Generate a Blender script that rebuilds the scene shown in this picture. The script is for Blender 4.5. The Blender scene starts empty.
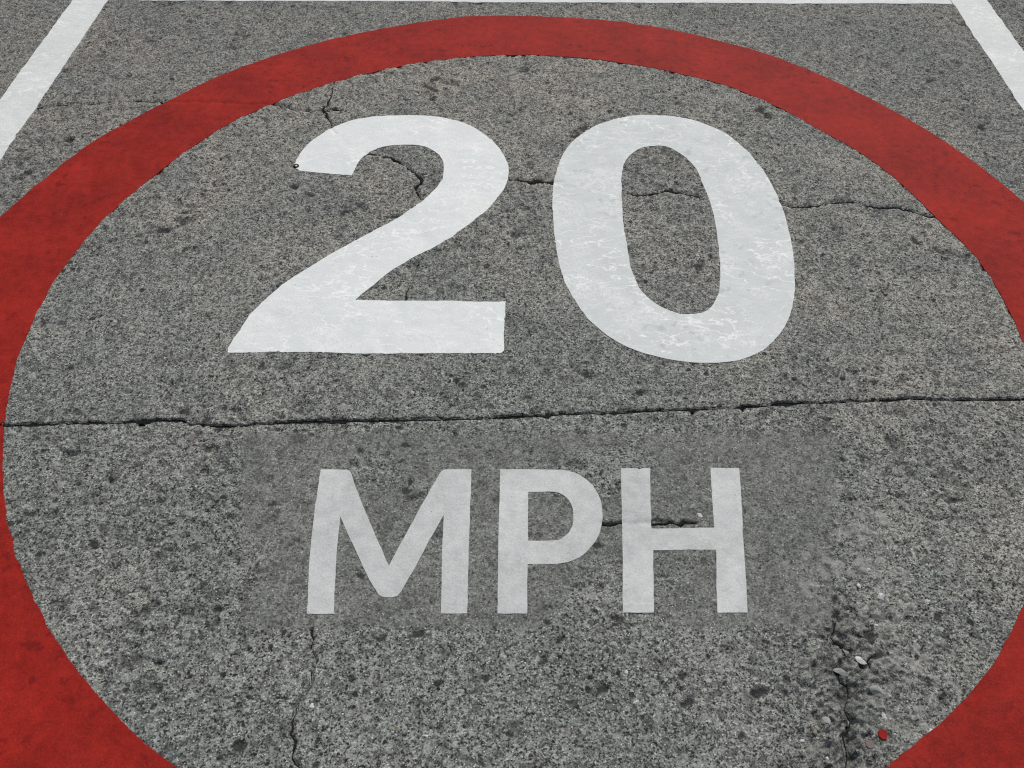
import bpy, math, random
import numpy as np
from mathutils import Matrix, Vector
from mathutils.geometry import delaunay_2d_cdt
from mathutils.kdtree import KDTree

# A worn concrete parking bay with a painted 20 MPH speed roundel.  All measures are metres,
# the origin is the centre of the roundel, +Y runs away from the viewer.
random.seed(7)
rng = np.random.default_rng(11)
scene = bpy.context.scene
COL = scene.collection

# ------------------------------------------------------------------ measured layout (metres)
RING_IN = [1.2517,1.2547,1.2563,1.2521,1.2436,1.2417,1.2449,1.2479,1.2495,1.2476,1.2420,1.2479,1.2553,1.2587,1.2636,1.2624,1.2563,1.2536,1.2519,1.2517,1.2515,1.2517,1.2522,1.2517,1.2501,1.2496,1.2479,1.2477,1.2476,1.2465,1.2456,1.2480,1.2510,1.2534,1.2556,1.2552,1.2508,1.2471,1.2447,1.2446,1.2468,1.2495,1.2506,1.2516,1.2528,1.2521,1.2530,1.2553,1.2538,1.2523,1.2513,1.2511,1.2510,1.2509,1.2498,1.2478,1.2476,1.2475,1.2468,1.2483,1.2484,1.2479,1.2496,1.2506,1.2507,1.2507,1.2507,1.2507,1.2507,1.2507,1.2507,1.2507,1.2507,1.2505,1.2499,1.2497,1.2499,1.2521,1.2545,1.2538,1.2537,1.2538,1.2517,1.2507,1.2507,1.2507,1.2506,1.2500,1.2489,1.2497]
RING_OUT = [1.5272,1.5272,1.5273,1.5280,1.5281,1.5265,1.5253,1.5259,1.5224,1.5194,1.5190,1.5203,1.5237,1.5290,1.5339,1.5337,1.5332,1.5329,1.5321,1.5316,1.5286,1.5278,1.5298,1.5324,1.5374,1.5345,1.5274,1.5204,1.5193,1.5187,1.5176,1.5179,1.5193,1.5206,1.5193,1.5141,1.5188,1.5279,1.5348,1.5367,1.5369,1.5401,1.5430,1.5372,1.5278,1.5272,1.5272,1.5272,1.5272,1.5272,1.5272,1.5272,1.5272,1.5272,1.5272,1.5272,1.5272,1.5272,1.5272,1.5272,1.5272,1.5272,1.5272,1.5272,1.5272,1.5272,1.5272,1.5272,1.5272,1.5272,1.5272,1.5272,1.5272,1.5272,1.5272,1.5272,1.5272,1.5272,1.5272,1.5272,1.5272,1.5272,1.5272,1.5272,1.5272,1.5272,1.5272,1.5272,1.5272,1.5272]
TWO = [(-0.6939,0.5996,0),(-0.6992,0.6304,0),(-0.6885,0.6806,0),(-0.6636,0.7379,0),(-0.6205,0.7970,0),(-0.5678,0.8396,0),(-0.5116,0.8625,0),(-0.4418,0.8753,0),(-0.3470,0.8781,0),(-0.2751,0.8683,0),(-0.2150,0.8482,0),(-0.1546,0.8063,0),(-0.1067,0.7476,0),(-0.0715,0.6905,0),(-0.0506,0.6257,0),(-0.0468,0.5628,0),(-0.0584,0.5019,0),(-0.0845,0.4427,0),(-0.1253,0.3772,0),(-0.1896,0.2984,0),(-0.2381,0.2526,0),(-0.2953,0.2079,0),(-0.3505,0.1572,0),(-0.4025,0.0942,0),(-0.4419,0.0375,1),(-0.3581,0.0367,0),(-0.2252,0.0375,0),(-0.1301,0.0354,0),(-0.0512,0.0358,1),(-0.0543,-0.1334,1),(-0.0614,-0.1418,1),(-0.2143,-0.1438,0),(-0.3941,-0.1436,0),(-0.5742,-0.1422,0),(-0.7341,-0.1431,1),(-0.7373,-0.1288,1),(-0.7233,-0.0765,0),(-0.7007,-0.0070,0),(-0.6734,0.0455,0),(-0.6197,0.1205,0),(-0.5525,0.1918,0),(-0.4816,0.2586,0),(-0.4263,0.3077,0),(-0.3789,0.3486,0),(-0.3312,0.4001,0),(-0.2829,0.4631,0),(-0.2541,0.5178,0),(-0.2429,0.5704,0),(-0.2471,0.6244,0),(-0.2629,0.6648,0),(-0.2934,0.6984,0),(-0.3286,0.7134,0),(-0.3803,0.7168,0),(-0.4364,0.7069,0),(-0.4735,0.6821,0),(-0.5021,0.6373,0),(-0.5130,0.5900,0),(-0.5182,0.5615,1),(-0.5873,0.5681,0),(-0.6798,0.5817,1)]
ZERO_OUT = [(0.4115,0.8835,0),(0.4822,0.8779,0),(0.5505,0.8558,0),(0.6146,0.8118,0),(0.6539,0.7666,0),(0.6893,0.7052,0),(0.7192,0.6218,0),(0.7369,0.5417,0),(0.7468,0.4564,0),(0.7478,0.3588,0),(0.7436,0.2661,0),(0.7316,0.1780,0),(0.7145,0.0940,0),(0.6896,0.0139,0),(0.6574,-0.0501,0),(0.6083,-0.1118,0),(0.5563,-0.1479,0),(0.4994,-0.1658,0),(0.4364,-0.1696,0),(0.3746,-0.1641,0),(0.3052,-0.1445,0),(0.2449,-0.1138,0),(0.2020,-0.0775,0),(0.1592,-0.0214,0),(0.1250,0.0501,0),(0.1037,0.1179,0),(0.0903,0.2176,0),(0.0834,0.3233,0),(0.0824,0.4355,0),(0.0891,0.5201,0),(0.1054,0.6176,0),(0.1305,0.6919,0),(0.1675,0.7554,0),(0.2291,0.8190,0),(0.2905,0.8559,0),(0.3514,0.8769,0)]
ZERO_IN = [(0.4057,0.7165,0),(0.4453,0.7130,0),(0.4765,0.6886,0),(0.5051,0.6478,0),(0.5255,0.5934,0),(0.5349,0.5058,0),(0.5439,0.4220,0),(0.5424,0.3106,0),(0.5327,0.1911,0),(0.5193,0.1065,0),(0.5022,0.0523,0),(0.4771,0.0126,0),(0.4464,-0.0044,0),(0.4085,-0.0071,0),(0.3725,0.0056,0),(0.3336,0.0380,0),(0.3048,0.0848,0),(0.2875,0.1610,0),(0.2852,0.2483,0),(0.2828,0.3401,0),(0.2859,0.4534,0),(0.2943,0.5563,0),(0.3061,0.6190,0),(0.3269,0.6651,0),(0.3644,0.7029,0)]
LETTER_M = [(-0.4531,-0.4817,1),(-0.3960,-0.4814,1),(-0.3907,-0.4849,1),(-0.3865,-0.4906,1),(-0.3543,-0.5643,1),(-0.3297,-0.6146,1),(-0.2813,-0.7090,1),(-0.2646,-0.6655,1),(-0.2417,-0.6090,1),(-0.2179,-0.5501,1),(-0.1970,-0.5027,1),(-0.1884,-0.4839,1),(-0.1828,-0.4793,1),(-0.1218,-0.4790,1),(-0.1215,-0.5820,1),(-0.1209,-0.6749,1),(-0.1185,-0.8105,1),(-0.1702,-0.8108,1),(-0.1735,-0.7095,1),(-0.1749,-0.6601,1),(-0.1768,-0.5940,1),(-0.2017,-0.6501,1),(-0.2287,-0.7146,1),(-0.2512,-0.7645,1),(-0.2581,-0.7747,1),(-0.2674,-0.7780,1),(-0.2872,-0.7776,1),(-0.2965,-0.7717,1),(-0.3150,-0.7437,1),(-0.3433,-0.6932,1),(-0.3731,-0.6381,1),(-0.3956,-0.5950,1),(-0.3916,-0.6711,1),(-0.3857,-0.7393,1),(-0.3785,-0.8117,1),(-0.4307,-0.8119,1),(-0.4433,-0.7010,1),(-0.4507,-0.5995,1),(-0.4520,-0.5457,1)]
LETTER_P_OUT = [(-0.0587,-0.4787,1),(0.0718,-0.4780,0),(0.0936,-0.4814,0),(0.1175,-0.4927,0),(0.1382,-0.5124,0),(0.1513,-0.5346,0),(0.1588,-0.5592,0),(0.1600,-0.5914,0),(0.1559,-0.6176,0),(0.1468,-0.6434,0),(0.1317,-0.6663,0),(0.1124,-0.6863,0),(0.0915,-0.6977,0),(0.0710,-0.7036,0),(0.0484,-0.7052,0),(-0.0001,-0.7054,1),(-0.0019,-0.8101,1),(-0.0602,-0.8104,1),(-0.0598,-0.6846,0),(-0.0593,-0.5818,0)]
LETTER_P_IN = [(0.0028,-0.5358,1),(0.0531,-0.5356,0),(0.0697,-0.5388,0),(0.0860,-0.5514,0),(0.0957,-0.5703,0),(0.0980,-0.5917,0),(0.0951,-0.6153,0),(0.0864,-0.6345,0),(0.0707,-0.6479,0),(0.0545,-0.6525,0),(0.0017,-0.6533,1)]
LETTER_H = [(0.2084,-0.4750,1),(0.2725,-0.4747,1),(0.2603,-0.6232,1),(0.3917,-0.6216,1),(0.4061,-0.4740,1),(0.4692,-0.4737,1),(0.4567,-0.5792,1),(0.4458,-0.6671,1),(0.4365,-0.7449,1),(0.4286,-0.8062,1),(0.3694,-0.8064,1),(0.3871,-0.6724,1),(0.2583,-0.6730,1),(0.2453,-0.8070,1),(0.1853,-0.8072,1),(0.1963,-0.6582,1),(0.2035,-0.5534,1)]
JOINT = [(-1.2076,-0.3650),(-1.1509,-0.3633),(-1.0944,-0.3607),(-1.0383,-0.3571),(-0.9356,-0.3543),(-0.8680,-0.3491),(-0.7940,-0.3496),(-0.7724,-0.3619),(-0.6915,-0.3643),(-0.6216,-0.3581),(-0.5647,-0.3546),(-0.5076,-0.3521),(-0.3928,-0.3487),(-0.3007,-0.3462),(-0.2201,-0.3429),(-0.1162,-0.3396),(-0.0329,-0.3363),(0.0833,-0.3262),(0.2000,-0.3207),(0.3172,-0.3143),(0.4348,-0.3079),(0.5675,-0.2993),(0.6574,-0.2906),(0.7469,-0.2857),(0.8358,-0.2837),(0.9073,-0.2774),(0.9839,-0.2815),(1.0731,-0.2795),(1.1769,-0.2766)]
CRACKS = {'far_left':[(-1.6111,0.9156),(-1.5072,0.9326),(-1.4001,0.9404),(-1.3503,0.9613),(-1.2483,0.9532),(-1.1748,0.9479),(-1.1051,0.9513),(-1.0256,0.9490),(-0.9017,0.9382),(-0.8242,0.9376),(-0.7531,0.9103),(-0.7091,0.9025),(-0.6577,0.9029),(-0.5955,0.9114)],
  'fork':[(-0.6442,1.0455),(-0.6426,0.9874),(-0.6457,0.9401),(-0.6602,0.9196),(-0.6434,0.8796),(-0.6227,0.8404),(-0.6147,0.8045),(-0.5957,0.7721)],
  'in_two':[(-0.4888,0.6729),(-0.4697,0.6679),(-0.4095,0.6545),(-0.3794,0.6280),(-0.3440,0.5934),(-0.3126,0.5546),(-0.3066,0.5306),(-0.3207,0.5045),(-0.3121,0.4696),(-0.3043,0.4362)],
  'in_two_side':[(-0.3129,0.5594),(-0.2796,0.5791),(-0.2542,0.5842)],
  'under_two':[(-0.2891,0.1934),(-0.2960,0.1521),(-0.2984,0.1153),(-0.3111,0.0762),(-0.3132,0.0395)],
  'between':[(-0.0598,0.5466),(-0.0499,0.5467),(-0.0007,0.5374),(0.0182,0.5328),(0.0464,0.5402),(0.0720,0.5331),(0.1109,0.5334)],
  'in_zero':[(0.2782,0.4920),(0.2887,0.4902),(0.3330,0.4761),(0.3708,0.4796),(0.4163,0.4962),(0.4643,0.4886),(0.5036,0.4735),(0.5292,0.4594)],
  'right':[(0.7323,0.4534),(0.7851,0.4265),(0.8521,0.4269),(0.8957,0.4421),(0.9738,0.4472),(1.0173,0.4248),(1.0844,0.4252),(1.1692,0.3844),(1.2471,0.3599),(1.2997,0.3216)],
  'near_left':[(-0.4169,-0.8417),(-0.4118,-0.8811),(-0.3974,-0.9029),(-0.4049,-0.9244),(-0.4041,-0.9525),(-0.4115,-0.9697),(-0.4234,-0.9835),(-0.4251,-1.0134),(-0.4248,-1.0332),(-0.4127,-1.0461),(-0.4147,-1.0730),(-0.3987,-1.0885),(-0.3880,-1.1163)],
  'crumble':[(0.5967,-0.8240),(0.5802,-0.8518),(0.5950,-0.8692),(0.6010,-0.8902),(0.5784,-0.9129),(0.5775,-0.9387),(0.5876,-0.9567),(0.5730,-0.9851),(0.5776,-1.0094),(0.5576,-1.0315),(0.5583,-1.0565),(0.5393,-1.0970)],
  'crumble_side':[(0.6331,-0.8477),(0.6491,-0.8593),(0.6533,-0.8786),(0.6386,-0.8976),(0.6399,-0.9201),(0.6581,-0.9347)],
  'letters':[(0.1533,-0.6085),(0.1636,-0.6120),(0.2058,-0.6106),(0.2376,-0.6081),(0.2689,-0.6103),(0.3109,-0.6113),(0.3575,-0.6087)]}
PATCH = [(-0.6459,-0.3845),(0.7053,-0.3777),(0.5860,-0.8360),(-0.5491,-0.8409)]
DARK = [(-0.604,-0.805,0.0070),(-0.519,-1.056,0.0074),(-0.650,-0.751,0.0036),(0.800,-0.813,0.0070),(1.475,0.830,0.0097),(1.455,1.152,0.0104),(1.401,1.101,0.0083),(0.695,-0.344,0.0083),(0.717,-0.191,0.0044),(0.146,-0.207,0.0073),(-0.029,-0.167,0.0088),(0.056,-0.198,0.0087),(-1.226,-0.047,0.0076),(-1.175,-0.043,0.0061),(-0.869,0.114,0.0064),(-0.892,0.047,0.0047),(-1.440,0.742,0.0094),(-1.537,0.610,0.0091),(-1.016,0.310,0.0101),(0.187,0.799,0.0154),(0.166,0.761,0.0114),(0.666,-0.886,0.0057),(0.653,-0.857,0.0069),(0.633,-0.905,0.0045),(-0.825,1.053,0.0102),(-0.315,1.044,0.0102),(-0.298,1.100,0.0082),(-0.304,0.978,0.0060),(-0.477,0.423,0.0087),(-0.368,0.375,0.0069),(-0.630,0.467,0.0071),(-0.687,0.509,0.0071),(-0.517,0.391,0.0086),(0.779,0.916,0.0138),(0.796,0.870,0.0098),(-0.283,-0.863,0.0069),(-0.213,-0.853,0.0057),(0.036,-0.826,0.0070),(-0.077,-0.934,0.0067),(-0.135,-0.927,0.0045),(0.031,-0.900,0.0056),(0.007,1.153,0.0083),(-0.055,1.090,0.0082),(-0.043,0.842,0.0078),(0.119,0.854,0.0058),(0.421,-0.027,0.0061),(0.476,0.176,0.0098),(0.354,0.176,0.0065),(0.502,0.570,0.0073),(0.522,0.498,0.0089),(0.307,0.117,0.0048),(-0.471,-0.653,0.0074),(-0.337,-0.730,0.0048),(-0.264,-0.533,0.0065),(-0.255,-0.507,0.0052),(-0.549,-0.571,0.0051),(-0.787,-0.560,0.0051),(-0.891,-0.667,0.0062),(-0.996,-0.690,0.0049),(-0.055,-0.782,0.0047),(-0.676,-0.958,0.0055),(-0.722,-0.119,0.0060),(-0.708,-0.068,0.0061),(-0.656,0.131,0.0080),(0.271,-0.255,0.0057),(0.465,0.099,0.0048),(0.903,0.179,0.0082),(1.092,0.281,0.0084),(1.258,0.161,0.0065),(1.209,0.030,0.0063),(0.439,-0.660,0.0050),(0.409,-0.591,0.0051),(0.140,-0.662,0.0074),(-0.374,-0.430,0.0067),(-0.492,-0.389,0.0055),(-0.700,-0.376,0.0082),(-0.741,-0.351,0.0097),(-0.799,-0.323,0.0098),(-0.274,-0.416,0.0081),(0.060,-0.862,0.0057),(0.909,-0.552,0.0065),(1.060,-0.436,0.0081),(1.033,-0.449,0.0054),(0.805,-0.540,0.0052),(0.709,-0.451,0.0067),(0.131,-0.955,0.0055),(0.294,-0.972,0.0055),(0.425,-0.954,0.0077),(0.433,-1.007,0.0065),(0.378,-1.032,0.0064),(0.322,-0.899,0.0056),(-0.034,-1.034,0.0064)]
STONES = [(0.6249,-0.8996,0.0247,0.0113,-0.78,'white'),(0.6408,-0.9953,0.0192,0.0072,-1.37,'white'),(0.6726,-0.8297,0.0097,0.0077,0.00,'white'),(0.4837,-1.0402,0.0089,0.0071,0.00,'white'),(0.5345,-1.0095,0.0219,0.0162,-0.78,'pale'),(0.5858,-0.9203,0.0314,0.0149,-0.27,'pale'),(0.6409,-0.9565,0.0300,0.0202,-0.37,'pale'),(0.5817,-0.8537,0.0166,0.0115,0.33,'pale'),(0.6002,-0.8788,0.0199,0.0114,-0.18,'pale'),(0.7181,-1.0242,0.0121,0.0089,0.44,'white'),(0.7027,-0.7993,0.0142,0.0078,-0.40,'tan'),(-0.2395,-1.0212,0.0144,0.0071,-0.88,'tan'),(-0.1849,-1.0361,0.0106,0.0071,0.00,'white'),(0.1813,-0.9219,0.0075,0.0093,0.00,'white'),(0.1949,-0.9761,0.0112,0.0073,0.33,'white'),(0.1628,-0.8710,0.0171,0.0114,0.00,'pale'),(-0.3933,-0.9855,0.0109,0.0091,0.00,'white'),(0.6605,-0.7517,0.0100,0.0120,0.00,'white'),(0.6985,-0.7725,0.0204,0.0139,0.48,'white'),(0.7630,-0.7427,0.0100,0.0080,0.00,'white'),(0.7850,-0.7804,0.0158,0.0059,0.00,'white'),(0.5090,-1.0267,0.0127,0.0089,-0.56,'tan'),(0.5221,-1.0681,0.0088,0.0070,0.00,'white'),(0.5758,-1.0094,0.0108,0.0126,0.00,'pale'),(0.7513,-0.7147,0.0162,0.0122,0.00,'pale'),(0.6885,-0.7150,0.0122,0.0101,0.00,'white'),(-0.4189,-0.9626,0.0110,0.0091,0.00,'pale'),(0.0956,-1.0317,0.0162,0.0107,0.49,'pale'),(0.3563,-0.5716,0.0194,0.0128,0.70,'pale'),(0.3664,-0.5909,0.0166,0.0085,-0.83,'white')]
RED_SPOTS = [(0.6292,-1.0296),(0.6015,-1.0464),(-0.7585,-0.3989)]
STUD = [(-0.6931,0.6034)]
RUBBLE = [(0.5976,-0.8360),(0.6020,-0.8788),(0.5765,-0.9203),(0.5766,-0.9710),(0.5722,-1.0230),(0.5490,-1.0858),(0.5294,-1.1360)]
CAM = dict(pitch=0.90049, roll=0.00416, x=-0.03319, y=-1.42783, z=1.500, lens=28.1250)
STONE_LABELS = ['long white flint sliver in the crumbled strip, largest of the white chips',
  'thin white sliver standing just above the bright red paint drip',
  'round white chip at the top of the crumbled strip',
  'white chip left of the foot of the crumbled strip, beside a tan chip',
  'pale grey oval pebble left of the crumbled strip near the bottom edge',
  'flat pale stone just under the long white flint sliver',
  'largest pale stone, lying right of the crumbled strip',
  'small pale stone at the head of the crumbled strip by the patch corner',
  'pale flat stone just above and left of the long white flint sliver',
  'white chip touching the inner edge of the red circle at lower right',
  'tan chip above the crumbled strip, right of the round white chip',
  'tan chip alone on the concrete below the letter M',
  'white chip near the bottom edge, right of the lone tan chip',
  'small white chip below the letter H, upper of two',
  'small white chip below the letter H, lower of two',
  'pale stone directly below the left leg of the letter H',
  'white chip beside the jagged crack near the bottom left',
  'white chip right of the foot of the letter H, nearer to the letter',
  'white angular chip right of the letter H, largest there',
  'white round chip right of the letter H, rightmost of its row',
  'thin white chip right of the letter H, lowest of that row',
  'tan chip left of the crumbled strip, beside the pale oval pebble',
  'small white chip under the pale oval pebble',
  'pale chip inside the crumbled strip, right of the oval pebble',
  'pale chip above the white row right of the letter H',
  'white chip above the white row right of the letter H, left of the pale chip',
  'pale pebble lodged in the jagged crack near the bottom left',
  'pale pebble alone on the concrete below the gap of P and H',
  'pale chip between the uprights of the letter H above the crack',
  'white sliver at the right end of the crack inside the letter H']

# ------------------------------------------------------------------ small helpers
def link(name, me, mat=None, label=None, cat=None, group=None, kind=None, parent=None):
    o = bpy.data.objects.new(name, me); COL.objects.link(o)
    if mat: me.materials.append(mat)
    if label: o["label"] = label
    if cat: o["category"] = cat
    if group: o["group"] = group
    if kind: o["kind"] = kind
    if parent: o.parent = parent
    return o

def np_mesh(name, co, tris=None, quads=None, smooth=True):
    me = bpy.data.meshes.new(name)
    co = np.ascontiguousarray(co, np.float32)
    me.vertices.add(len(co)); me.vertices.foreach_set("co", co.ravel())
    loops, starts, n = [], [], 0
    for f in (tris, quads):
        if f is None or len(f) == 0: continue
        f = np.asarray(f, np.int32)
        loops.append(f.ravel()); starts.append(n + np.arange(len(f), dtype=np.int32) * f.shape[1]); n += f.size
    loops = np.concatenate(loops); starts = np.concatenate(starts)
    me.loops.add(len(loops)); me.loops.foreach_set("vertex_index", loops)
    me.polygons.add(len(starts)); me.polygons.foreach_set("loop_start", starts)
    me.polygons.foreach_set("use_smooth", np.full(len(starts), smooth))
    me.update(calc_edges=True); me.validate()
    return me

def catmull(pts, step):
    """closed outline from control points (x, y, corner flag): smooth between corners"""
    P = [np.array(p[:2]) for p in pts]; C = [len(p) > 2 and p[2] for p in pts]; n = len(P); out = []
    for i in range(n):
        a, b = P[i], P[(i + 1) % n]
        p0 = P[i - 1] if not C[i] else a - (b - a)
        p3 = P[(i + 2) % n] if not C[(i + 1) % n] else b + (b - a)
        d = np.linalg.norm(b - a); k = max(1, int(round(d / step)))
        m0 = (b - p0) * .5; m1 = (p3 - a) * .5
        for m in (m0, m1):
            l = np.linalg.norm(m)
            if l > d: m *= d / l
        for j in range(k):
            t = j / k
            out.append((2*t**3-3*t**2+1)*a + (t**3-2*t**2+t)*m0 + (-2*t**3+3*t**2)*b + (t**3-t**2)*m1)
    return np.array(out)

def ragged(q, amp, nib=.0, seed=0):
    """uneven brush edge: wander along the normal, now and then a small nibble"""
    r = np.random.default_rng(seed); n = len(q)
    t = np.roll(q, -1, 0) - np.roll(q, 1, 0); t /= np.linalg.norm(t, axis=1)[:, None] + 1e-9
    nrm = np.stack([-t[:, 1], t[:, 0]], 1)
    w = np.zeros(n)
    for s in (1, 3, 9):
        z = r.standard_normal(n); k = np.exp(-(np.arange(-4*s, 4*s+1)/s)**2/2); k /= np.sqrt((k*k).sum())
        w += np.convolve(np.pad(z, 4*s, mode='wrap'), k, 'valid')[:n] * amp * (.5 if s == 1 else .6)
    if nib:
        w += np.where(r.random(n) < .02, r.choice([-1, 1], n) * nib * r.random(n), 0)
    return q + nrm * w[:, None]

def inside(q, polys):
    res = np.zeros(len(q), bool)
    for p in polys:
        x0, y0 = p.min(0); x1, y1 = p.max(0)
        s = np.nonzero((q[:, 0] >= x0) & (q[:, 0] <= x1) & (q[:, 1] >= y0) & (q[:, 1] <= y1))[0]
        x, y = q[s, 0], q[s, 1]; c = np.zeros(len(s), bool)
        o = np.argsort(y); ys = y[o]
        for a, b in zip(p, np.roll(p, -1, 0)):
            if a[1] == b[1]: continue
            lo, hi = (a[1], b[1]) if a[1] < b[1] else (b[1], a[1])
            i0, i1 = np.searchsorted(ys, lo, 'left'), np.searchsorted(ys, hi, 'left')
            k = o[i0:i1]
            c[k] ^= x[k] < a[0] + (y[k] - a[1]) / (b[1] - a[1]) * (b[0] - a[0])
        res[s] ^= c
    return res

# ------------------------------------------------------------------ painted outlines
def ring_pts(rad): return [(r*math.cos(math.radians(4*k)), r*math.sin(math.radians(4*k)), 0) for k, r in enumerate(rad)]
def rect(x0a, x1a, ya, x0b, x1b, yb): return [(x0a, ya, 1), (x1a, ya, 1), (x1b, yb, 1), (x0b, yb, 1)]
E_ = .0045
OUT = {
 'ring': [ragged(catmull(ring_pts(RING_OUT), E_), .0008, .003, 1), ragged(catmull(ring_pts(RING_IN), E_), .0008, .003, 2)],
 'two': [ragged(catmull(TWO, E_), .0007, .003, 3)],
 'zero': [ragged(catmull(ZERO_OUT, E_), .0007, .003, 4), ragged(catmull(ZERO_IN, E_), .0007, .003, 5)],
 'm': [ragged(catmull(LETTER_M, E_), .0004, 0, 6)],
 'p': [ragged(catmull(LETTER_P_OUT, E_), .0004, 0, 7), ragged(catmull(LETTER_P_IN, E_), .0004, 0, 8)],
 'h': [ragged(catmull(LETTER_H, E_), .0004, 0, 9)],
 'left': [ragged(catmull(rect(-1.730, -1.594, 1.775, -1.770, -1.632, -2.6), .008), .0012, .005, 10)],
 'right': [ragged(catmull(rect(1.660, 1.802, 1.775, 1.600, 1.735, -2.6), .008), .0010, .004, 11)],
 'far': [ragged(catmull(rect(-1.592, 1.658, 1.772, -1.592, 1.656, 1.637), .008), .0012, .004, 12)],
}

# ------------------------------------------------------------------ relief of the worn surface
X0, X1, Y0, Y1, S = -3.1, 3.1, -1.9, 2.7, .0025
gx = np.arange(X0, X1 + S/2, S); gy = np.arange(Y0, Y1 + S/2, S)
NX, NY = len(gx), len(gy)
fxk = np.fft.rfftfreq(NX); fyk = np.fft.fftfreq(NY)
K2 = (fyk[:, None]**2 + fxk[None, :]**2).astype(np.float32)
def blur(a, s):                                   # s in metres
    return np.fft.irfft2(np.fft.rfft2(a) * np.exp(-2*np.pi**2*(s/S)**2*K2), s=(NY, NX)).astype(np.float32)
def noise(s):
    a = blur(rng.standard_normal((NY, NX)).astype(np.float32), s); return a / a.std()
def sample(a, x, y):
    u = np.clip((x - X0)/S, 0, NX - 1.001); v = np.clip((y - Y0)/S, 0, NY - 1.001)
    i = u.astype(int); j = v.astype(int); u = u - i; v = v - j
    return a[j, i]*(1-u)*(1-v) + a[j, i+1]*u*(1-v) + a[j+1, i]*(1-u)*v + a[j+1, i+1]*u*v
def clip01(a): return np.clip(a, 0, 1)

n_big, n_mid, n_grit = noise(.10), noise(.018), noise(.0065)
n_fine = noise(.0028); n_tiny = rng.standard_normal((NY, NX)).astype(np.float32)
n_reg = noise(.16); n_reg2 = noise(.35)

GX, GY = np.meshgrid(gx, gy)
# the patch of smoother surface under MPH (broken up: the old rough face shows through in places)
pq = np.array(PATCH)
inpatch = inside(np.stack([GX.ravel(), GY.ravel()], 1), [pq]).reshape(NY, NX).astype(np.float32)
patch = blur(inpatch, .005)
hole = clip01(noise(.05)*.9 - .15); hole[:, gx > .52] = 0
hole *= (np.abs(GX - .28) < .28) * 1.0 + (np.abs(GX + .42) < .34) * 1.0
patch = patch * (1 - .85*clip01(blur(hole.astype(np.float32), .004)*1.5))
# crumbled strip, lower right
def seg_dist(px, py, line):
    best = np.full(px.shape, 9., np.float32)
    for (ax, ay), (bx, by) in zip(line[:-1], line[1:]):
        dx, dy = bx-ax, by-ay; t = np.clip(((px-ax)*dx + (py-ay)*dy) / (dx*dx+dy*dy), 0, 1)
        best = np.minimum(best, np.hypot(px-ax-t*dx, py-ay-t*dy))
    return best
rubd = seg_dist(GX, GY, RUBBLE)
rub = np.exp(-(rubd/.10)**2).astype(np.float32)
gut = np.exp(-((rubd + .010*noise(.012) + .006*noise(.005))/.026)**2).astype(np.float32)
rub *= 1 - .92*inpatch; gut *= 1 - .8*inpatch

rough = clip01(1.0 + .22*n_reg)*(1 - .62*patch)
H = .0011*n_big + .0007*n_mid*(.7+.3*rough) + rough*(.00075*n_grit + .00050*n_fine + .00022*n_tiny)
pit = clip01(-n_grit*.8 - n_mid*.45 + .25*n_reg - 1.25)
H -= rough * .0040 * clip01(pit*1.3)
pit2 = clip01(-n_fine*.9 - n_grit*.3 - 1.35)
H -= rough * .0028 * clip01(pit2*1.2)
H += rub*(.0032*(np.abs(noise(.012)) - .8) + .0050*(np.abs(noise(.005)) - .8) + .0014*n_fine + .0008*n_tiny) - gut*.006
DARKM = np.zeros((NY, NX), np.float32)
def stamp(arr, x, y, r, amp, sx=1., ang=0.):
    k = int(3*r*max(sx, 1)/S) + 2; i = int((x-X0)/S); j = int((y-Y0)/S)
    a, b, c, d = max(j-k, 0), min(j+k, NY), max(i-k, 0), min(i+k, NX)
    if a >= b or c >= d: return
    xx = gx[c:d][None, :] - x; yy = gy[a:b][:, None] - y
    u = xx*math.cos(ang) + yy*math.sin(ang); v = -xx*math.sin(ang) + yy*math.cos(ang)
    q = np.hypot(u/sx, v)/r + .34*n_grit[a:b, c:d] + .15*n_mid[a:b, c:d] + .22*n_fine[a:b, c:d]
    arr[a:b, c:d] = np.maximum(arr[a:b, c:d], amp*clip01((1.2 - q)/.22))
for x, y, r in DARK:
    stamp(DARKM, x, y, r*1.05, 1., 1 + .8*random.random(), random.uniform(-.5, .5))
PALEM = np.zeros((NY, NX), np.float32)
for _ in range(15000):                                    # loose population of dark chippings and grimy pits, in drifts
    x, y = random.uniform(X0, X1), random.uniform(Y0, Y1)
    if n_reg[int((y-Y0)/S), int((x-X0)/S)]*.6 + n_mid[int((y-Y0)/S), int((x-X0)/S)]*.6 + random.gauss(0, .5) < .35: continue
    stamp(DARKM, x, y, random.choice((.002, .003, .003, .004, .004, .005, .006, .009, .012))*random.uniform(.7, 1.2), random.uniform(.2, .9)**1.2, 1 + 1.6*random.random(), random.gauss(0, .5))
for _ in range(2600):
    x, y = random.uniform(X0, X1), random.uniform(Y0, Y1)
    stamp(PALEM, x, y, random.uniform(.0018, .0045), random.uniform(.3, 1.), 1 + random.random(), random.uniform(-1, 1))
for _ in range(260):                                      # broken aggregate standing up in the crumbled strip
    t = random.random(); x = .66 + random.gauss(0, .075); y = -.56 - .62*t
    if y > -.66 and x < .64: continue
    stamp(PALEM, x, y, random.uniform(.003, .0075), random.uniform(.4, 1.), 1 + random.random(), random.uniform(-1, .3))
H -= .0034*DARKM*rough
H += .0016*PALEM*(rough + 1.2*rub)

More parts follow.
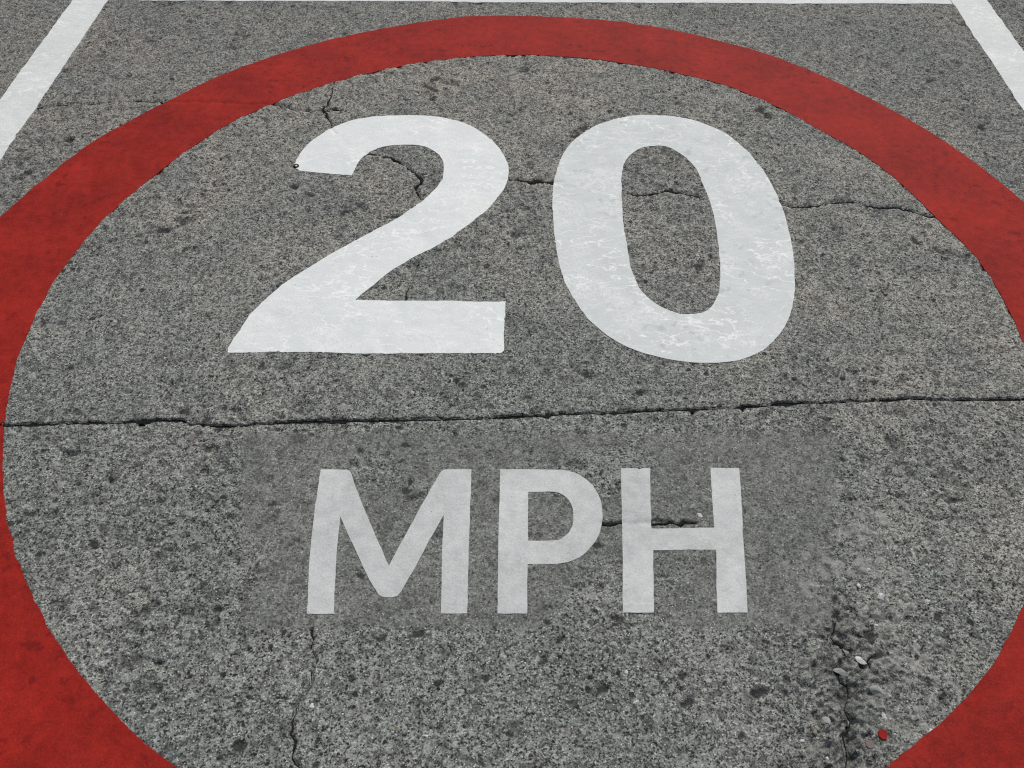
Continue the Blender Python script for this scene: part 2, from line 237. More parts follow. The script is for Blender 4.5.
# paint masks: the surface is smoother and a little lower under the paint
allp = np.zeros(NX*NY, bool); flat = np.stack([GX.ravel(), GY.ravel()], 1)
for k, ps in OUT.items(): allp |= inside(flat, ps)
for x, y in RED_SPOTS: allp |= np.hypot(flat[:, 0]-x, flat[:, 1]-y) < .012
pm = allp.reshape(NY, NX).astype(np.float32)
core = clip01((blur(pm, .0035) - .5)*2)
HP = blur(H, .010)*.55                                          # relief the paint follows
H = H*(1-core) + (HP - .0009)*core

# cracks: real grooves
def rough_line(line, step, wob, seed):
    r = np.random.default_rng(seed); out = [np.array(line[0])]
    for a, b in zip(line[:-1], line[1:]):
        a, b = np.array(a), np.array(b); k = max(1, int(np.linalg.norm(b-a)/step))
        nrm = np.array([-(b-a)[1], (b-a)[0]]) / (np.linalg.norm(b-a)+1e-9)
        for j in range(1, k+1): out.append(a + (b-a)*j/k + nrm*r.normal()*wob*(j < k))
    return np.array(out)
CW = dict(far_left=.0030, fork=.0026, in_two=.0050, in_two_side=.0016, under_two=.0014, between=.0075, in_zero=.0034, right=.0034, near_left=.0019, letters=.0034, crumble=.0013, crumble_side=.0020)
crack_lines = {}
cut = np.zeros((NY, NX), np.float32)
for n, (k, l) in enumerate(CRACKS.items()):
    q = rough_line(l, .009, .0026, 40+n); crack_lines[k] = q
    x0, y0 = q.min(0) - .05; x1, y1 = q.max(0) + .05
    a, b = np.searchsorted(gy, [y0, y1]); c, d = np.searchsorted(gx, [x0, x1])
    dd = seg_dist(GX[a:b, c:d], GY[a:b, c:d], q.tolist())
    w = CW[k]*(.8 + .5*n_mid[a:b, c:d] + .45*n_grit[a:b, c:d])
    cut[a:b, c:d] = np.maximum(cut[a:b, c:d], clip01((w + .0026 - dd)/.0026))
dip = blur(cut, .0025)*.0034; HP = HP - dip; H -= dip*core
H -= cut*(1-core)*.007

JX = np.array([p[0] for p in JOINT]); JY = np.array([p[1] for p in JOINT])
sl0, sl1 = .018, .004
def joint_y(x):
    y = np.interp(x, JX, JY)
    y = y + np.where(x < JX[0], (x-JX[0])*sl0, 0) + np.where(x > JX[-1], (x-JX[-1])*sl1, 0)
    return y
jn = [np.convolve(rng.standard_normal(NX+400), np.exp(-(np.arange(-200, 201)/s)**2/2), 'valid')[:NX] for s in (3, 12, 50)]
jn = [a/a.std() for a in jn]
joint_c = joint_y(gx) + .0006*jn[0] + .0005*jn[1]
joint_w = np.clip(.0035 + .0008*jn[0] + .0010*jn[1] + .0008*jn[2], .0028, .008)
jx_soft = np.interp(gx, [-.79, -.775, -.735, -.72], [1, .35, .35, 1]); joint_w = joint_w*jx_soft

# ------------------------------------------------------------------ ground mesh (fine in the bay, one coarse sheet to the horizon)
def graded(a, b, c0, c1, fine, coarse):
    def side(start, end, sgn):
        out, p, s = [], start, fine
        while (end - p)*sgn > s:
            p += sgn*s; out.append(p); s = min(s*1.02, coarse)
        return out + [end]
    mid = list(np.arange(c0, c1, fine))
    return np.array(side(c0, a, -1)[::-1] + mid + side(mid[-1], b, 1))
vx = graded(X0, X1, -1.95, 1.95, .0024, .012)
ry = [Y0]; 
while ry[-1] < Y1 - .002:
    y = ry[-1]; d = math.hypot(1.5, max(y + 1.43, .3))
    s = .0011*d*d/1.5 if y > -1.25 else .006
    s = min(max(s, .0019), .0075)
    if abs(y - .02) < .07: s = min(s, .0013)
    ry.append(min(y + s, Y1))
ry = np.array(ry)
VX, RY = np.meshgrid(vx, ry)
bend = np.exp(-((RY - .02)/.16)**4)
jc = np.interp(vx, gx, joint_c); jw = np.interp(vx, gx, joint_w)
fade_x = np.clip((3.1 - np.abs(VX))/.12, 0, 1)
VY = RY + bend*(jc[None, :] - .02)*np.clip((RY - Y0)/.3, 0, 1)
Z = sample(H, VX, VY)
dj = np.abs(VY - jc[None, :])
chip = np.interp(vx, gx, np.clip(jn[1]*.5 + jn[2]*.4 - .5, 0, 1.6))
shoulder = np.exp(-((VY - jc[None, :] - jw[None, :]*.5)/(.004 + .004*chip[None, :]))**2)
Z -= shoulder*(.0006 + .0018*chip[None, :])
Z -= clip01((jw[None, :] + .0008 - dj)/.0016)*.016
edge = np.minimum.reduce([(VX-X0)/.1, (X1-VX)/.1, (VY-Y0)/.1, (Y1-VY)/.1]); edge = np.clip(edge, 0, 1)
Z = Z*edge
nr, nc = Z.shape
co = np.stack([VX.ravel(), VY.ravel(), Z.ravel()], 1)
I = np.arange(nr*nc, dtype=np.int32).reshape(nr, nc)
quads = np.stack([I[:-1, :-1].ravel(), I[:-1, 1:].ravel(), I[1:, 1:].ravel(), I[1:, :-1].ravel()], 1)
# outer sheet: four skirts of big quads from the rim of the detailed area outward
FAR = 400.
base = len(co)
yl, yr = VY[:, 0], VY[:, -1]
ring_in = [(X0, yl[0]), (X1, yr[0]), (X1, yr[-1]), (X0, yl[-1])]
ring_out = [(-FAR, -FAR), (FAR, -FAR), (FAR, FAR), (-FAR, FAR)]
co = np.concatenate([co, np.array([(a, b, 0) for a, b in ring_in + ring_out])])
oq = [[base+4+k, base+4+(k+1) % 4, base+(k+1) % 4, base+k] for k in range(4)]
quads = np.concatenate([quads, np.array(oq, np.int32)])
me = np_mesh("ground", co, quads=quads)
def attr(me, name, v, extra):
    a = me.attributes.new(name, 'FLOAT', 'POINT')
    a.data.foreach_set("value", np.concatenate([np.asarray(v, np.float32).ravel(), np.zeros(extra, np.float32)]))
attr(me, "dark", sample(DARKM, VX, VY)*edge, 8)
attr(me, "pale", sample(PALEM, VX, VY)*edge, 8)
attr(me, "patch", sample(patch, VX, VY)*edge, 8)
attr(me, "rubble", sample(np.maximum(rub*.25, gut*.8), VX, VY)*edge, 8)

# ------------------------------------------------------------------ materials
def mat(name):
    m = bpy.data.materials.new(name); m.use_nodes = True
    nt = m.node_tree; nt.nodes.clear()
    out = nt.nodes.new("ShaderNodeOutputMaterial"); b = nt.nodes.new("ShaderNodeBsdfPrincipled")
    nt.links.new(b.outputs[0], out.inputs[0])
    return m, nt, b
class N:
    """terse node building"""
    def __init__(s, nt): s.nt = nt; s.co = nt.nodes.new("ShaderNodeTexCoord").outputs["Object"]
    def lk(s, v, inp):
        if isinstance(v, bpy.types.NodeSocket): s.nt.links.new(v, inp)
        else: inp.default_value = v
    def noise(s, scale, detail=2, rough=.5, off=(0, 0, 0), stretch=None):
        mp = s.nt.nodes.new("ShaderNodeMapping"); s.nt.links.new(s.co, mp.inputs[0]); mp.inputs[1].default_value = off
        if stretch: mp.inputs[3].default_value = stretch
        n = s.nt.nodes.new("ShaderNodeTexNoise"); s.nt.links.new(mp.outputs[0], n.inputs["Vector"])
        n.inputs["Scale"].default_value = scale; n.inputs["Detail"].default_value = detail; n.inputs["Roughness"].default_value = rough
        return n.outputs[0]
    def voro(s, scale, what="Color", feature='F1', off=(0, 0, 0), warp=0.):
        mp = s.nt.nodes.new("ShaderNodeMapping"); s.nt.links.new(s.co, mp.inputs[0]); mp.inputs[1].default_value = off
        n = s.nt.nodes.new("ShaderNodeTexVoronoi"); n.feature = feature
        if warp:
            w = s.nt.nodes.new("ShaderNodeTexNoise"); s.nt.links.new(mp.outputs[0], w.inputs["Vector"]); w.inputs["Scale"].default_value = 45; w.inputs["Detail"].default_value = 3
            a = s.nt.nodes.new("ShaderNodeVectorMath"); a.operation = 'MULTIPLY_ADD'; s.nt.links.new(w.outputs[1], a.inputs[0]); a.inputs[1].default_value = (warp*2,)*3
            s.nt.links.new(mp.outputs[0], a.inputs[2]); s.nt.links.new(a.outputs[0], n.inputs["Vector"])
        else: s.nt.links.new(mp.outputs[0], n.inputs["Vector"])
        n.inputs["Scale"].default_value = scale
        return n.outputs[what]
    def attr(s, name):
        n = s.nt.nodes.new("ShaderNodeAttribute"); n.attribute_name = name; return n.outputs["Fac"]
    def m(s, op, a, b=0., c=0.):
        n = s.nt.nodes.new("ShaderNodeMath"); n.operation = op
        for v, i in zip((a, b, c), n.inputs): s.lk(v, i)
        return n.outputs[0]
    def rmp(s, v, a, b, c=0., d=1., smooth=False):
        n = s.nt.nodes.new("ShaderNodeMapRange"); n.clamp = True
        if smooth: n.interpolation_type = 'SMOOTHSTEP'
        for x, i in zip((v, a, b, c, d), n.inputs): s.lk(x, i)
        return n.outputs[0]
    def mix(s, f, a, b, mode='MIX'):
        n = s.nt.nodes.new("ShaderNodeMix"); n.data_type = 'RGBA'; n.blend_type = mode
        s.lk(f, n.inputs[0])
        for v, i in ((a, n.inputs[6]), (b, n.inputs[7])):
            s.lk(v if isinstance(v, bpy.types.NodeSocket) else (*v, 1), i)
        return n.outputs[2]
    def sep(s, v, ch):
        n = s.nt.nodes.new("ShaderNodeSeparateColor"); s.nt.links.new(v, n.inputs[0]); return n.outputs[ch]
    def pos(s, ch):
        n = s.nt.nodes.new("ShaderNodeSeparateXYZ"); s.nt.links.new(s.co, n.inputs[0]); return n.outputs[ch]
    def bump(s, h, dist, strength=1., normal=None):
        n = s.nt.nodes.new("ShaderNodeBump"); n.inputs["Strength"].default_value = strength; n.inputs["Distance"].default_value = dist
        s.nt.links.new(h, n.inputs["Height"])
        if normal: s.nt.links.new(normal, n.inputs["Normal"])
        return n.outputs[0]

# concrete worn down to its aggregate
M_ground, nt, bs = mat("worn_concrete"); n = N(nt)
patch_a, dark_a, rub_a = n.attr("patch"), n.attr("dark"), n.attr("rubble")
cementA, cementB = (.305, .287, .250), (.214, .230, .215)          # warm and cool cement paste
tint = n.rmp(n.noise(.55, 2, off=(3.1, 7.7, 0)), .38, .62)
tint = n.m('ADD', n.m('MULTIPLY', tint, .55), n.rmp(n.pos(1), .35, -.45, 0., .45))
c = n.mix(tint, cementA, cementB)
rr = n.m('SQRT', n.m('ADD', n.m('MULTIPLY', n.pos(0), n.pos(0)), n.m('MULTIPLY', n.pos(1), n.pos(1))))
c = n.mix(n.rmp(n.m('ADD', rr, n.m('MULTIPLY', n.noise(3, 3, .6), .5)), 1.55, 1.85, 0, .28), c, (.120, .121, .118))     # ground darker outside the roundel, with a noisy edge
c = n.mix(n.rmp(n.noise(4, 4, .65), .40, .64, 0, .75), c, (.165, .183, .172))            # wide grime
c = n.mix(n.rmp(n.noise(28, 3, .6, (4, 1, 0)), .47, .68, 0, .7), c, (.105, .104, .102))   # thumb-sized blotches
# sand and chippings: each cell its own tone
k_soft = n.m('SUBTRACT', 1., n.m('MULTIPLY', patch_a, .30))
v1 = n.sep(n.voro(285), 0); v2 = n.sep(n.voro(480, off=(2, 5, 0)), 0); v3 = n.sep(n.voro(95, off=(9, 3, 0)), 0)
gr = n.m('ADD', n.m('MULTIPLY', n.rmp(v1, 0, 1, -1, 1), .50), n.m('MULTIPLY', n.rmp(v2, 0, 1, -1, 1), .36))
gr = n.m('ADD', gr, n.m('MULTIPLY', n.rmp(n.noise(290, 2, .6), .32, .68, -1, 1), .55))
gr = n.m('ADD', gr, n.m('MULTIPLY', n.rmp(n.noise(115, 3, .65, (8, 2, 0), (.85, 1, 1)), .33, .67, -1, 1), .46))
gr = n.m('SUBTRACT', gr, n.m('MULTIPLY', n.rmp(n.noise(200, 1, .5, (5, 5, 0), (.75, 1, 1)), .62, .67), .95))      # open pores full of grime
gr = n.m('ADD', 1.04, n.m('MULTIPLY', n.m('MULTIPLY', gr, 1.05), k_soft))
hsv = n.nt.nodes.new("ShaderNodeVectorMath"); hsv.operation = 'SCALE'
nt.links.new(c, hsv.inputs[0]); nt.links.new(n.m('MAXIMUM', gr, .12), hsv.inputs["Scale"]); c = hsv.outputs[0]
c = n.mix(n.m('MULTIPLY', n.rmp(v3, .90, .93, 0, .55), k_soft), c, (.075, .078, .082))      # dark chippings
c = n.mix(n.m('MULTIPLY', n.rmp(v3, .045, .03, 0, .5), k_soft), c, (.34, .34, .32))         # pale chippings
c = n.mix(n.rmp(v2, .982, .985, 0, .85), c, (.62, .63, .62))                                 # quartz grains
def pits(scale, off, keep, rad):
    d = n.voro(scale, "Distance", 'F1', off, .006); r = n.sep(n.voro(scale, "Color", 'F1', off, .006), 0)
    return n.m('MULTIPLY', n.rmp(r, keep, keep + .03), n.rmp(n.m('SUBTRACT', d, n.m('MULTIPLY', n.rmp(r, keep, 1.), rad)), .20, .10))
pt = n.m('MAXIMUM', pits(125, (3, 8, 0), .58, .24), n.m('MAXIMUM', n.m('MULTIPLY', pits(52, (6, 1, 0), .76, .20), .95), n.m('MULTIPLY', pits(31, (1, 9, 0), .84, .12), .9)))
pt = n.m('MULTIPLY', pt, n.m('MULTIPLY', n.rmp(n.noise(7, 3, .6, (1, 6, 0)), .38, .58, .22, 1.), n.m('SUBTRACT', 1., n.m('MULTIPLY', patch_a, .3))))
c = n.mix(n.m('MULTIPLY', pt, .95), c, (.014, .014, .015))
c = n.mix(n.m('MULTIPLY', patch_a, .26), c, (.128, .127, .120))                            # thin slurry over the patch
c = n.mix(n.m('MULTIPLY', rub_a, n.rmp(n.noise(60, 2), .3, .7, .3, 1.)), c, (.070, .073, .074))
c = n.mix(n.m('MULTIPLY', n.attr('pale'), .5), c, (.40, .40, .375))
c = n.mix(n.m('MAXIMUM', n.m('MULTIPLY', dark_a, n.rmp(n.noise(210, 2, .6, (2, 2, 0)), .40, .60, .98, .25)), n.rmp(dark_a, .88, .97, 0, .9)), c, (.034, .034, .035))
nt.links.new(c, bs.inputs["Base Color"]); bs.inputs["Roughness"].default_value = .85; bs.inputs["Specular IOR Level"].default_value = .3
nb = n.bump(n.noise(420, 2, .6), .0012, .9)
nb = n.bump(n.voro(210, "Distance"), .0016, .6, nb)
nt.links.new(nb, bs.inputs["Normal"])

def paint(name, lo, hi, vein, seed, pores=.5, crackle=1., spots=0., spotcol=(.2, .2, .2), rgh=.55):
    m, nt, b = mat(name); n = N(nt); o = (seed*3.3, seed*1.7, 0)
    big = n.rmp(n.noise(5, 3, .6, o), .3, .7); fine = n.m('ADD', n.m('MULTIPLY', n.rmp(n.noise(40, 4, .65, o), .36, .64), .45), n.m('MULTIPLY', n.rmp(n.noise(240, 2, .6, o), .34, .66), .55))
    c = n.mix(n.m('ADD', n.m('MULTIPLY', big, .45), n.m('MULTIPLY', fine, .55)), lo, hi)
    if crackle:
        area = n.rmp(n.noise(6, 2, .5, (o[1], o[0], 0)), .46, .58)
        r1 = n.rmp(n.m('ABSOLUTE', n.m('SUBTRACT', n.noise(17, 4, .5, o, (.7, 1.5, 1)), .5)), .020, .005)
        cells = n.voro(34, "Distance", 'DISTANCE_TO_EDGE', o, .016); cells2 = n.voro(75, "Distance", 'DISTANCE_TO_EDGE', (o[1], 3, 0), .010)
        a2 = n.m('MULTIPLY', n.rmp(n.noise(9, 2, .5, o), .50, .62), n.m('MAXIMUM', n.m('MULTIPLY', n.rmp(cells, .055, .02), .4), n.m('MULTIPLY', n.rmp(cells2, .10, .03), .35)))
        blob = n.rmp(n.noise(26, 6, .75, (7+seed, 2, 0), (.6, 1.6, 1)), .625, .67)
        f = n.m('MAXIMUM', n.m('MULTIPLY', r1, n.m('ADD', n.m('MULTIPLY', area, .5), .28)), n.m('MAXIMUM', a2, n.m('MULTIPLY', blob, .95)))
        c = n.mix(n.m('MULTIPLY', f, crackle), c, vein)
    if pores:
        p = n.m('MULTIPLY', n.rmp(n.noise(170, 1, .5, o), .735, .76), n.rmp(n.noise(12, 2, .5, o), .4, .6))
        c = n.mix(n.m('MULTIPLY', p, pores), c, (.10, .10, .10))
    if spots:
        s = n.m('MULTIPLY', n.rmp(n.noise(30, 4, .6, (seed, 4, 0)), .57, .64), n.rmp(n.noise(4, 2, .5, (seed, 9, 0)), .40, .55))
        c = n.mix(n.m('MULTIPLY', s, spots), c, spotcol)
    nt.links.new(c, b.inputs["Base Color"]); b.inputs["Roughness"].default_value = rgh; b.inputs["Specular IOR Level"].default_value = .18 if spots < .6 else .10
    nb = n.bump(n.noise(190, 3, .6, o), .0016, .45); nb = n.bump(n.noise(45, 3, .55, o), .004, .3, nb)
    nt.links.new(nb, b.inputs["Normal"])
    return m
M_white = paint("white_road_paint", (.69, .735, .735), (.80, .835, .83), (.98, .98, .97), 1, .6)
M_zero = paint("greyed_white_road_paint", (.60, .645, .642), (.67, .71, .705), (.95, .965, .96), 2, .5, 1., .5, (.42, .44, .44))
M_letter = paint("thin_grey_white_paint", (.40, .415, .415), (.68, .70, .70), (.76, .775, .775), 3, .5, .3)
M_line = paint("bay_line_paint", (.62, .655, .645), (.76, .79, .78), (.92, .93, .92), 4, .7)
M_red = paint("red_road_paint", (.165, .010, .008), (.43, .025, .016), (.38, .045, .035), 5, .5, .15, .72, (.16, .010, .010), .6)
M_dirt, nt, bs = mat("black_crack_dirt"); n = N(nt)
nt.links.new(n.mix(n.rmp(n.noise(150, 2), .35, .65), (.010, .010, .010), (.028, .027, .025)), bs.inputs["Base Color"]); bs.inputs["Roughness"].default_value = 1.
bs.inputs["Specular IOR Level"].default_value = .1
def stone_mat(name, a, b_):
    m, nt, b = mat(name); n = N(nt)
    nt.links.new(n.mix(n.rmp(n.noise(160, 3, .6), .35, .65), a, b_), b.inputs["Base Color"]); b.inputs["Roughness"].default_value = .7
    nt.links.new(n.bump(n.noise(300, 2), .001, .6), b.inputs["Normal"])
    return m
M_stone = {'white': stone_mat("white_flint", (.55, .55, .55), (.78, .78, .77)), 'pale': stone_mat("pale_limestone", (.22, .23, .225), (.38, .385, .37)),
           'tan': stone_mat("tan_chert", (.20, .165, .11), (.32, .27, .20))}

link("ground", me, M_ground, "worn grey concrete car park surface with exposed aggregate and cracks", None, None, "structure")

# ------------------------------------------------------------------ paint films
def film(name, polys, material, label, cat, group, step, thick=.0011, keep=None):
    bnd = np.concatenate(polys); edges = []; k = 0
    for p in polys:
        edges += [(k+i, k+(i+1) % len(p)) for i in range(len(p))]; k += len(p)
    x0, y0 = bnd.min(0); x1, y1 = bnd.max(0)
    g = np.stack(np.meshgrid(np.arange(x0, x1, step), np.arange(y0, y1, step)), -1).reshape(-1, 2)
    r = np.random.default_rng(len(bnd)); g = g + r.uniform(-.3, .3, g.shape)*step
    extra = [g]
    for q in crack_lines.values():                           # denser where a crack telegraphs through the film
        t = np.gradient(q, axis=0); t /= np.linalg.norm(t, axis=1)[:, None] + 1e-9
        for k_ in (-.007, -.003, 0, .003, .007): extra.append(q + np.stack([-t[:, 1], t[:, 0]], 1)*k_ + r.uniform(-2e-4, 2e-4, q.shape))
    g = np.concatenate(extra); g = g[inside(g, polys)]
    kd = KDTree(len(bnd))
    for i, p in enumerate(bnd): kd.insert((p[0], p[1], 0), i)
    kd.balance()
    g = np.array([p for p in g if kd.find((p[0], p[1], 0))[2] > step*.55])
    allv = np.concatenate([bnd, g])
    cvs, ces, cfs, *_ = delaunay_2d_cdt([Vector(p) for p in allv], edges, [], 0, 1e-6, False)
    cv = np.array([tuple(v) for v in cvs]); cf = np.array([f for f in cfs if len(f) == 3], np.int32)
    cf = cf[inside(cv[cf].mean(1), polys)]
    if keep is not None: cf = cf[keep(cv[cf].mean(1))]
    e1 = cf[:, 1]; a = cv[cf[:, 0]]; b = cv[cf[:, 1]]; c = cv[cf[:, 2]]
    ar = (b[:, 0]-a[:, 0])*(c[:, 1]-a[:, 1]) - (b[:, 1]-a[:, 1])*(c[:, 0]-a[:, 0])
    cf[ar < 0] = cf[ar < 0][:, ::-1]
    zt = sample(HP, cv[:, 0], cv[:, 1]) + thick
    # skirt round every free edge
    E = np.concatenate([cf[:, [0, 1]], cf[:, [1, 2]], cf[:, [2, 0]]]); key = np.sort(E, 1)
    _, inv, cnt = np.unique(key, axis=0, return_inverse=True, return_counts=True)
    F = E[cnt[inv.ravel()] == 1]
    nv = len(cv)
    top = np.column_stack([cv, zt])
    ta = top[F[:, 0]]; tb = top[F[:, 1]]; lo = np.array([0, 0, .006])
    sk = np.concatenate([ta, tb, tb-lo, ta-lo]); m = len(F)
    q = np.stack([nv+np.arange(m), nv+3*m+np.arange(m), nv+2*m+np.arange(m), nv+m+np.arange(m)], 1)
    return link(name, np_mesh(name, np.concatenate([top, sk]), tris=cf, quads=q), material, label, cat, group)

def off_joint(q):
    c = np.interp(q[:, 0], gx, joint_c); return np.abs(q[:, 1]-c) > .0045
def off_joint_line(q): return off_joint(q)
film("painted_ring", OUT['ring'], M_red, "big red painted circle round the white 20 and MPH", "road marking", None, .009, .0012, off_joint)
film("painted_digit", OUT['two'], M_white, "large bright white painted digit 2, left of the 0", "painted digit", "white numerals of the speed limit", .006)
film("painted_digit", OUT['zero'], M_zero, "large greyish white painted digit 0, right of the 2", "painted digit", "white numerals of the speed limit", .006)
film("painted_letter", OUT['m'], M_letter, "pale grey painted capital letter M below the digit 2", "painted letter", "letters of the word MPH", .006, .0010)
film("painted_letter", OUT['p'], M_letter, "pale grey painted capital letter P between the M and the H", "painted letter", "letters of the word MPH", .006, .0010)
film("painted_letter", OUT['h'], M_letter, "pale grey painted capital letter H below the digit 0", "painted letter", "letters of the word MPH", .006, .0010)
film("painted_line", OUT['left'], M_line, "white painted bay line running up the left side of the red circle", "painted line", "white lines of the bay", .010, .0011, off_joint)
film("painted_line", OUT['right'], M_line, "white painted bay line sloping down the right side of the red circle", "painted line", "white lines of the bay", .010, .0011, off_joint)
film("painted_line", OUT['far'], M_line, "white painted bay line running across beyond the top of the red circle", "painted line", "white lines of the bay", .010)

# ------------------------------------------------------------------ dirt lying in the joint and in the cracks
def ribbon(name, q, w, z, label, vary=True):
    q = np.asarray(q); r = np.random.default_rng(len(q)); w = w*np.clip(.75 + .55*np.convolve(np.pad(r.standard_normal(len(q)), 2, mode='wrap'), np.ones(5)/2.2, 'valid'), .08, 1.6)[:, None] if vary else w
    t = np.gradient(q, axis=0); t /= np.linalg.norm(t, axis=1)[:, None] + 1e-9
    nrm = np.stack([-t[:, 1], t[:, 0]], 1); k = len(q)
    r = np.random.default_rng(k); zz = z + r.normal(0, .0004, k)
    cen = np.column_stack([q, zz]); l = np.column_stack([q + nrm*w, zz - .0008]); rr = np.column_stack([q - nrm*w, zz - .0008])
    co = np.concatenate([l, cen, rr, np.column_stack([q, zz - .004])]); i = np.arange(k-1)
    qd = np.concatenate([np.stack([a+i, b+i, b+i+1, a+i+1], 1) for a, b in ((0, k), (k, 2*k), (2*k, 3*k), (3*k, 0))])
    return link(name, np_mesh(name, co, quads=qd), M_dirt, label, None, None, "structure")
sel = slice(0, NX, 3)
ribbon("pavement_joint", np.stack([gx[sel], joint_c[sel]], 1)[10:-10], .011, -.0070, "long dark open joint crossing the concrete between the 20 and the MPH", False)
CL = dict(far_left="thin dark crack crossing under the left of the red circle", fork="short forked crack above the tip of the digit 2",
          in_two="dark bent crack inside the curve of the digit 2", in_two_side="hairline crack touching the inner bend of the digit 2",
          under_two="faint crack under the diagonal of the digit 2", between="short dark crack bridging the gap between the 2 and the 0",
          in_zero="wavy crack inside the digit 0", right="long wavy crack from the digit 0 to the right of the red circle",
          near_left="upright jagged crack below the letter M", letters="straight dark crack between the letter P and the letter H",
          crumble="jagged broken crevice running down the crumbled strip at lower right", crumble_side="short curved crevice beside the long white flint sliver")
for k, q in crack_lines.items():
    ms = sample(pm, q[:, 0], q[:, 1])
    w = CW[k]*(.8 if k.startswith('crumble') else 1.)
    ribbon("pavement_crack", q, w*.95, -.0036, CL[k])

# ------------------------------------------------------------------ loose stones, drips of red paint, a stud
def stone(seed, l, w, h):
    r = random.Random(seed); import bmesh
    bm = bmesh.new(); bmesh.ops.create_icosphere(bm, subdivisions=3, radius=1)
    ax = [Vector((r.uniform(-1, 1), r.uniform(-1, 1), r.uniform(-1, 1))).normalized() for _ in range(9)]
    dd = [r.uniform(.42, .85) for _ in ax]
    for v in bm.verts:
        p = v.co.normalized(); s = 1.
        for a, d in zip(ax, dd):
            k = p.dot(a)
            if k > d*.999: s = min(s, d/k)
        v.co = Vector((p.x*s*l/2, p.y*s*w/2, p.z*s*h/2))
    me = bpy.data.meshes.new("stone_chip"); bm.to_mesh(me); bm.free()
    return me
for k, ((x, y, l, w, a, tone), lab) in enumerate(zip(STONES, STONE_LABELS)):
    h = min(l, w)*.75
    o = link("stone_chip", stone(100+k, l*1.1, w*1.1, h), M_stone[tone], lab, "stone", "stone chips lying on the worn concrete")
    o.location = (x, y, float(sample(H, np.array([x]), np.array([y]))[0]) + h*.02); o.rotation_euler = (random.uniform(-.2, .2), random.uniform(-.2, .2), a)
for k, ((x, y), rad, lab, colr) in enumerate(zip(RED_SPOTS, (.0085, .0075, .0085),
        ("bright red round drip of paint near the lower right of the circle", "faint worn red smear of paint below the bright red drip", "faint pinkish red paint speck just under the joint at left"),
        (M_red, None, None))):
    q = ragged(np.array([(x + rad*math.cos(t)*(1 if k != 2 else .7), y + rad*math.sin(t)) for t in np.linspace(0, 2*math.pi, 28, endpoint=False)]), .0006, 0, 60+k)
    if colr is None:
        colr, nt, b = mat("faded_red_paint"); n = N(nt)
        nt.links.new(n.mix(n.rmp(n.noise(260, 2), .38, .62), (.17, .165, .155), (.21, .14, .13)), b.inputs["Base Color"]); b.inputs["Roughness"].default_value = .85
        nt.links.new(n.bump(n.noise(320, 2), .002, .8), b.inputs["Normal"])
    film("paint_drip", [q], colr, lab, "paint drip", "drips of red paint", .003, .0012)

def lathe(prof, seg=24):
    co, qd = [], []
    for r, z in prof: co += [(r*math.cos(2*math.pi*k/seg), r*math.sin(2*math.pi*k/seg), z) for k in range(seg)]
    for i in range(len(prof)-1):
        for k in range(seg): qd.append([i*seg+k, i*seg+(k+1) % seg, (i+1)*seg+(k+1) % seg, (i+1)*seg+k])
    return np.array(co), np.array(qd)
sx, sy = STUD[0]
stud = bpy.data.objects.new("road_stud", None); COL.objects.link(stud); stud.location = (sx, sy, float(sample(HP, np.array([sx]), np.array([sy]))[0]) + .001)
stud["label"] = "tiny round stud with dark rim at the tip of the digit 2"; stud["category"] = "stud"
co_, q_ = lathe([(.0085, -.004), (.0085, .002), (.0075, .0034), (.0058, .0034), (.0046, .0018), (.0046, -.004)])
link("rim", np_mesh("rim", co_, quads=q_), M_dirt, parent=stud)
co_, q_ = lathe([(.0044, -.004), (.0044, .0012), (.0036, .0026), (.002, .0034), (.0002, .0036)])
link("cap", np_mesh("cap", co_, quads=q_), M_stone['white'], parent=stud)

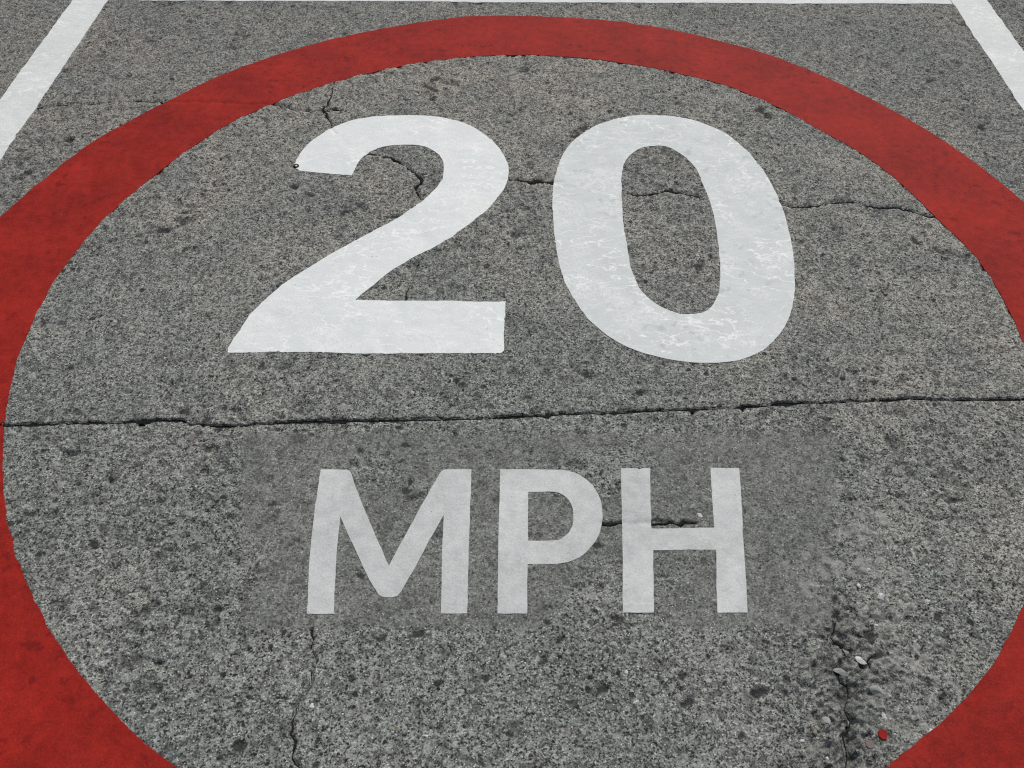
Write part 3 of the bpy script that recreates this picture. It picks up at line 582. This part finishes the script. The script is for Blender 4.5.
# ------------------------------------------------------------------ camera, sky, light
cam = bpy.data.cameras.new("camera"); co_ = bpy.data.objects.new("camera", cam); COL.objects.link(co_); scene.camera = co_
p, r = CAM['pitch'], CAM['roll']
Xv = Vector((1, 0, 0)); U = Vector((0, math.sin(p), math.cos(p))); Fv = Vector((0, math.cos(p), -math.sin(p)))
right = Xv*math.cos(r) + U*math.sin(r); up = -Xv*math.sin(r) + U*math.cos(r)
mw = Matrix((right, up, -Fv)).transposed().to_4x4(); mw.translation = Vector((CAM['x'], CAM['y'], CAM['z']))
co_.matrix_world = mw
cam.sensor_width = 36; cam.lens = CAM['lens']; cam.clip_start = .05; cam.clip_end = 2000

SUN_EL, SUN_AZ = math.radians(56), math.radians(18)          # azimuth from +Y towards +X
w = bpy.data.worlds.new("World"); scene.world = w; w.use_nodes = True
nt = w.node_tree; bg = nt.nodes["Background"]; sky = nt.nodes.new("ShaderNodeTexSky"); sky.sky_type = 'NISHITA'
sky.sun_disc = False; sky.sun_elevation = SUN_EL; sky.sun_rotation = SUN_AZ; sky.air_density = 1.; sky.dust_density = 4.; sky.ozone_density = .6
hs = nt.nodes.new('ShaderNodeHueSaturation'); hs.inputs['Saturation'].default_value = .6        # thin high cloud whitens the blue
nt.links.new(sky.outputs[0], hs.inputs['Color']); nt.links.new(hs.outputs[0], bg.inputs[0]); bg.inputs[1].default_value = .066
sl = bpy.data.lights.new("sun", 'SUN'); so = bpy.data.objects.new("sun", sl); COL.objects.link(so)
sl.energy = 1.5; sl.angle = math.radians(10); sl.color = (1, .97, .92)
d = Vector((math.sin(SUN_AZ)*math.cos(SUN_EL), math.cos(SUN_AZ)*math.cos(SUN_EL), math.sin(SUN_EL)))
so.rotation_euler = d.to_track_quat('Z', 'Y').to_euler(); so.location = d*20
vs = scene.view_settings; vs.view_transform = 'Standard'; vs.look = 'None'; vs.exposure = .24; vs.gamma = 1.; vs.use_curve_mapping = False
scene.cycles.pixel_filter_type = 'BLACKMAN_HARRIS'; scene.cycles.filter_width = 1.15
scene.cycles.max_bounces = 5; scene.cycles.use_denoising = False
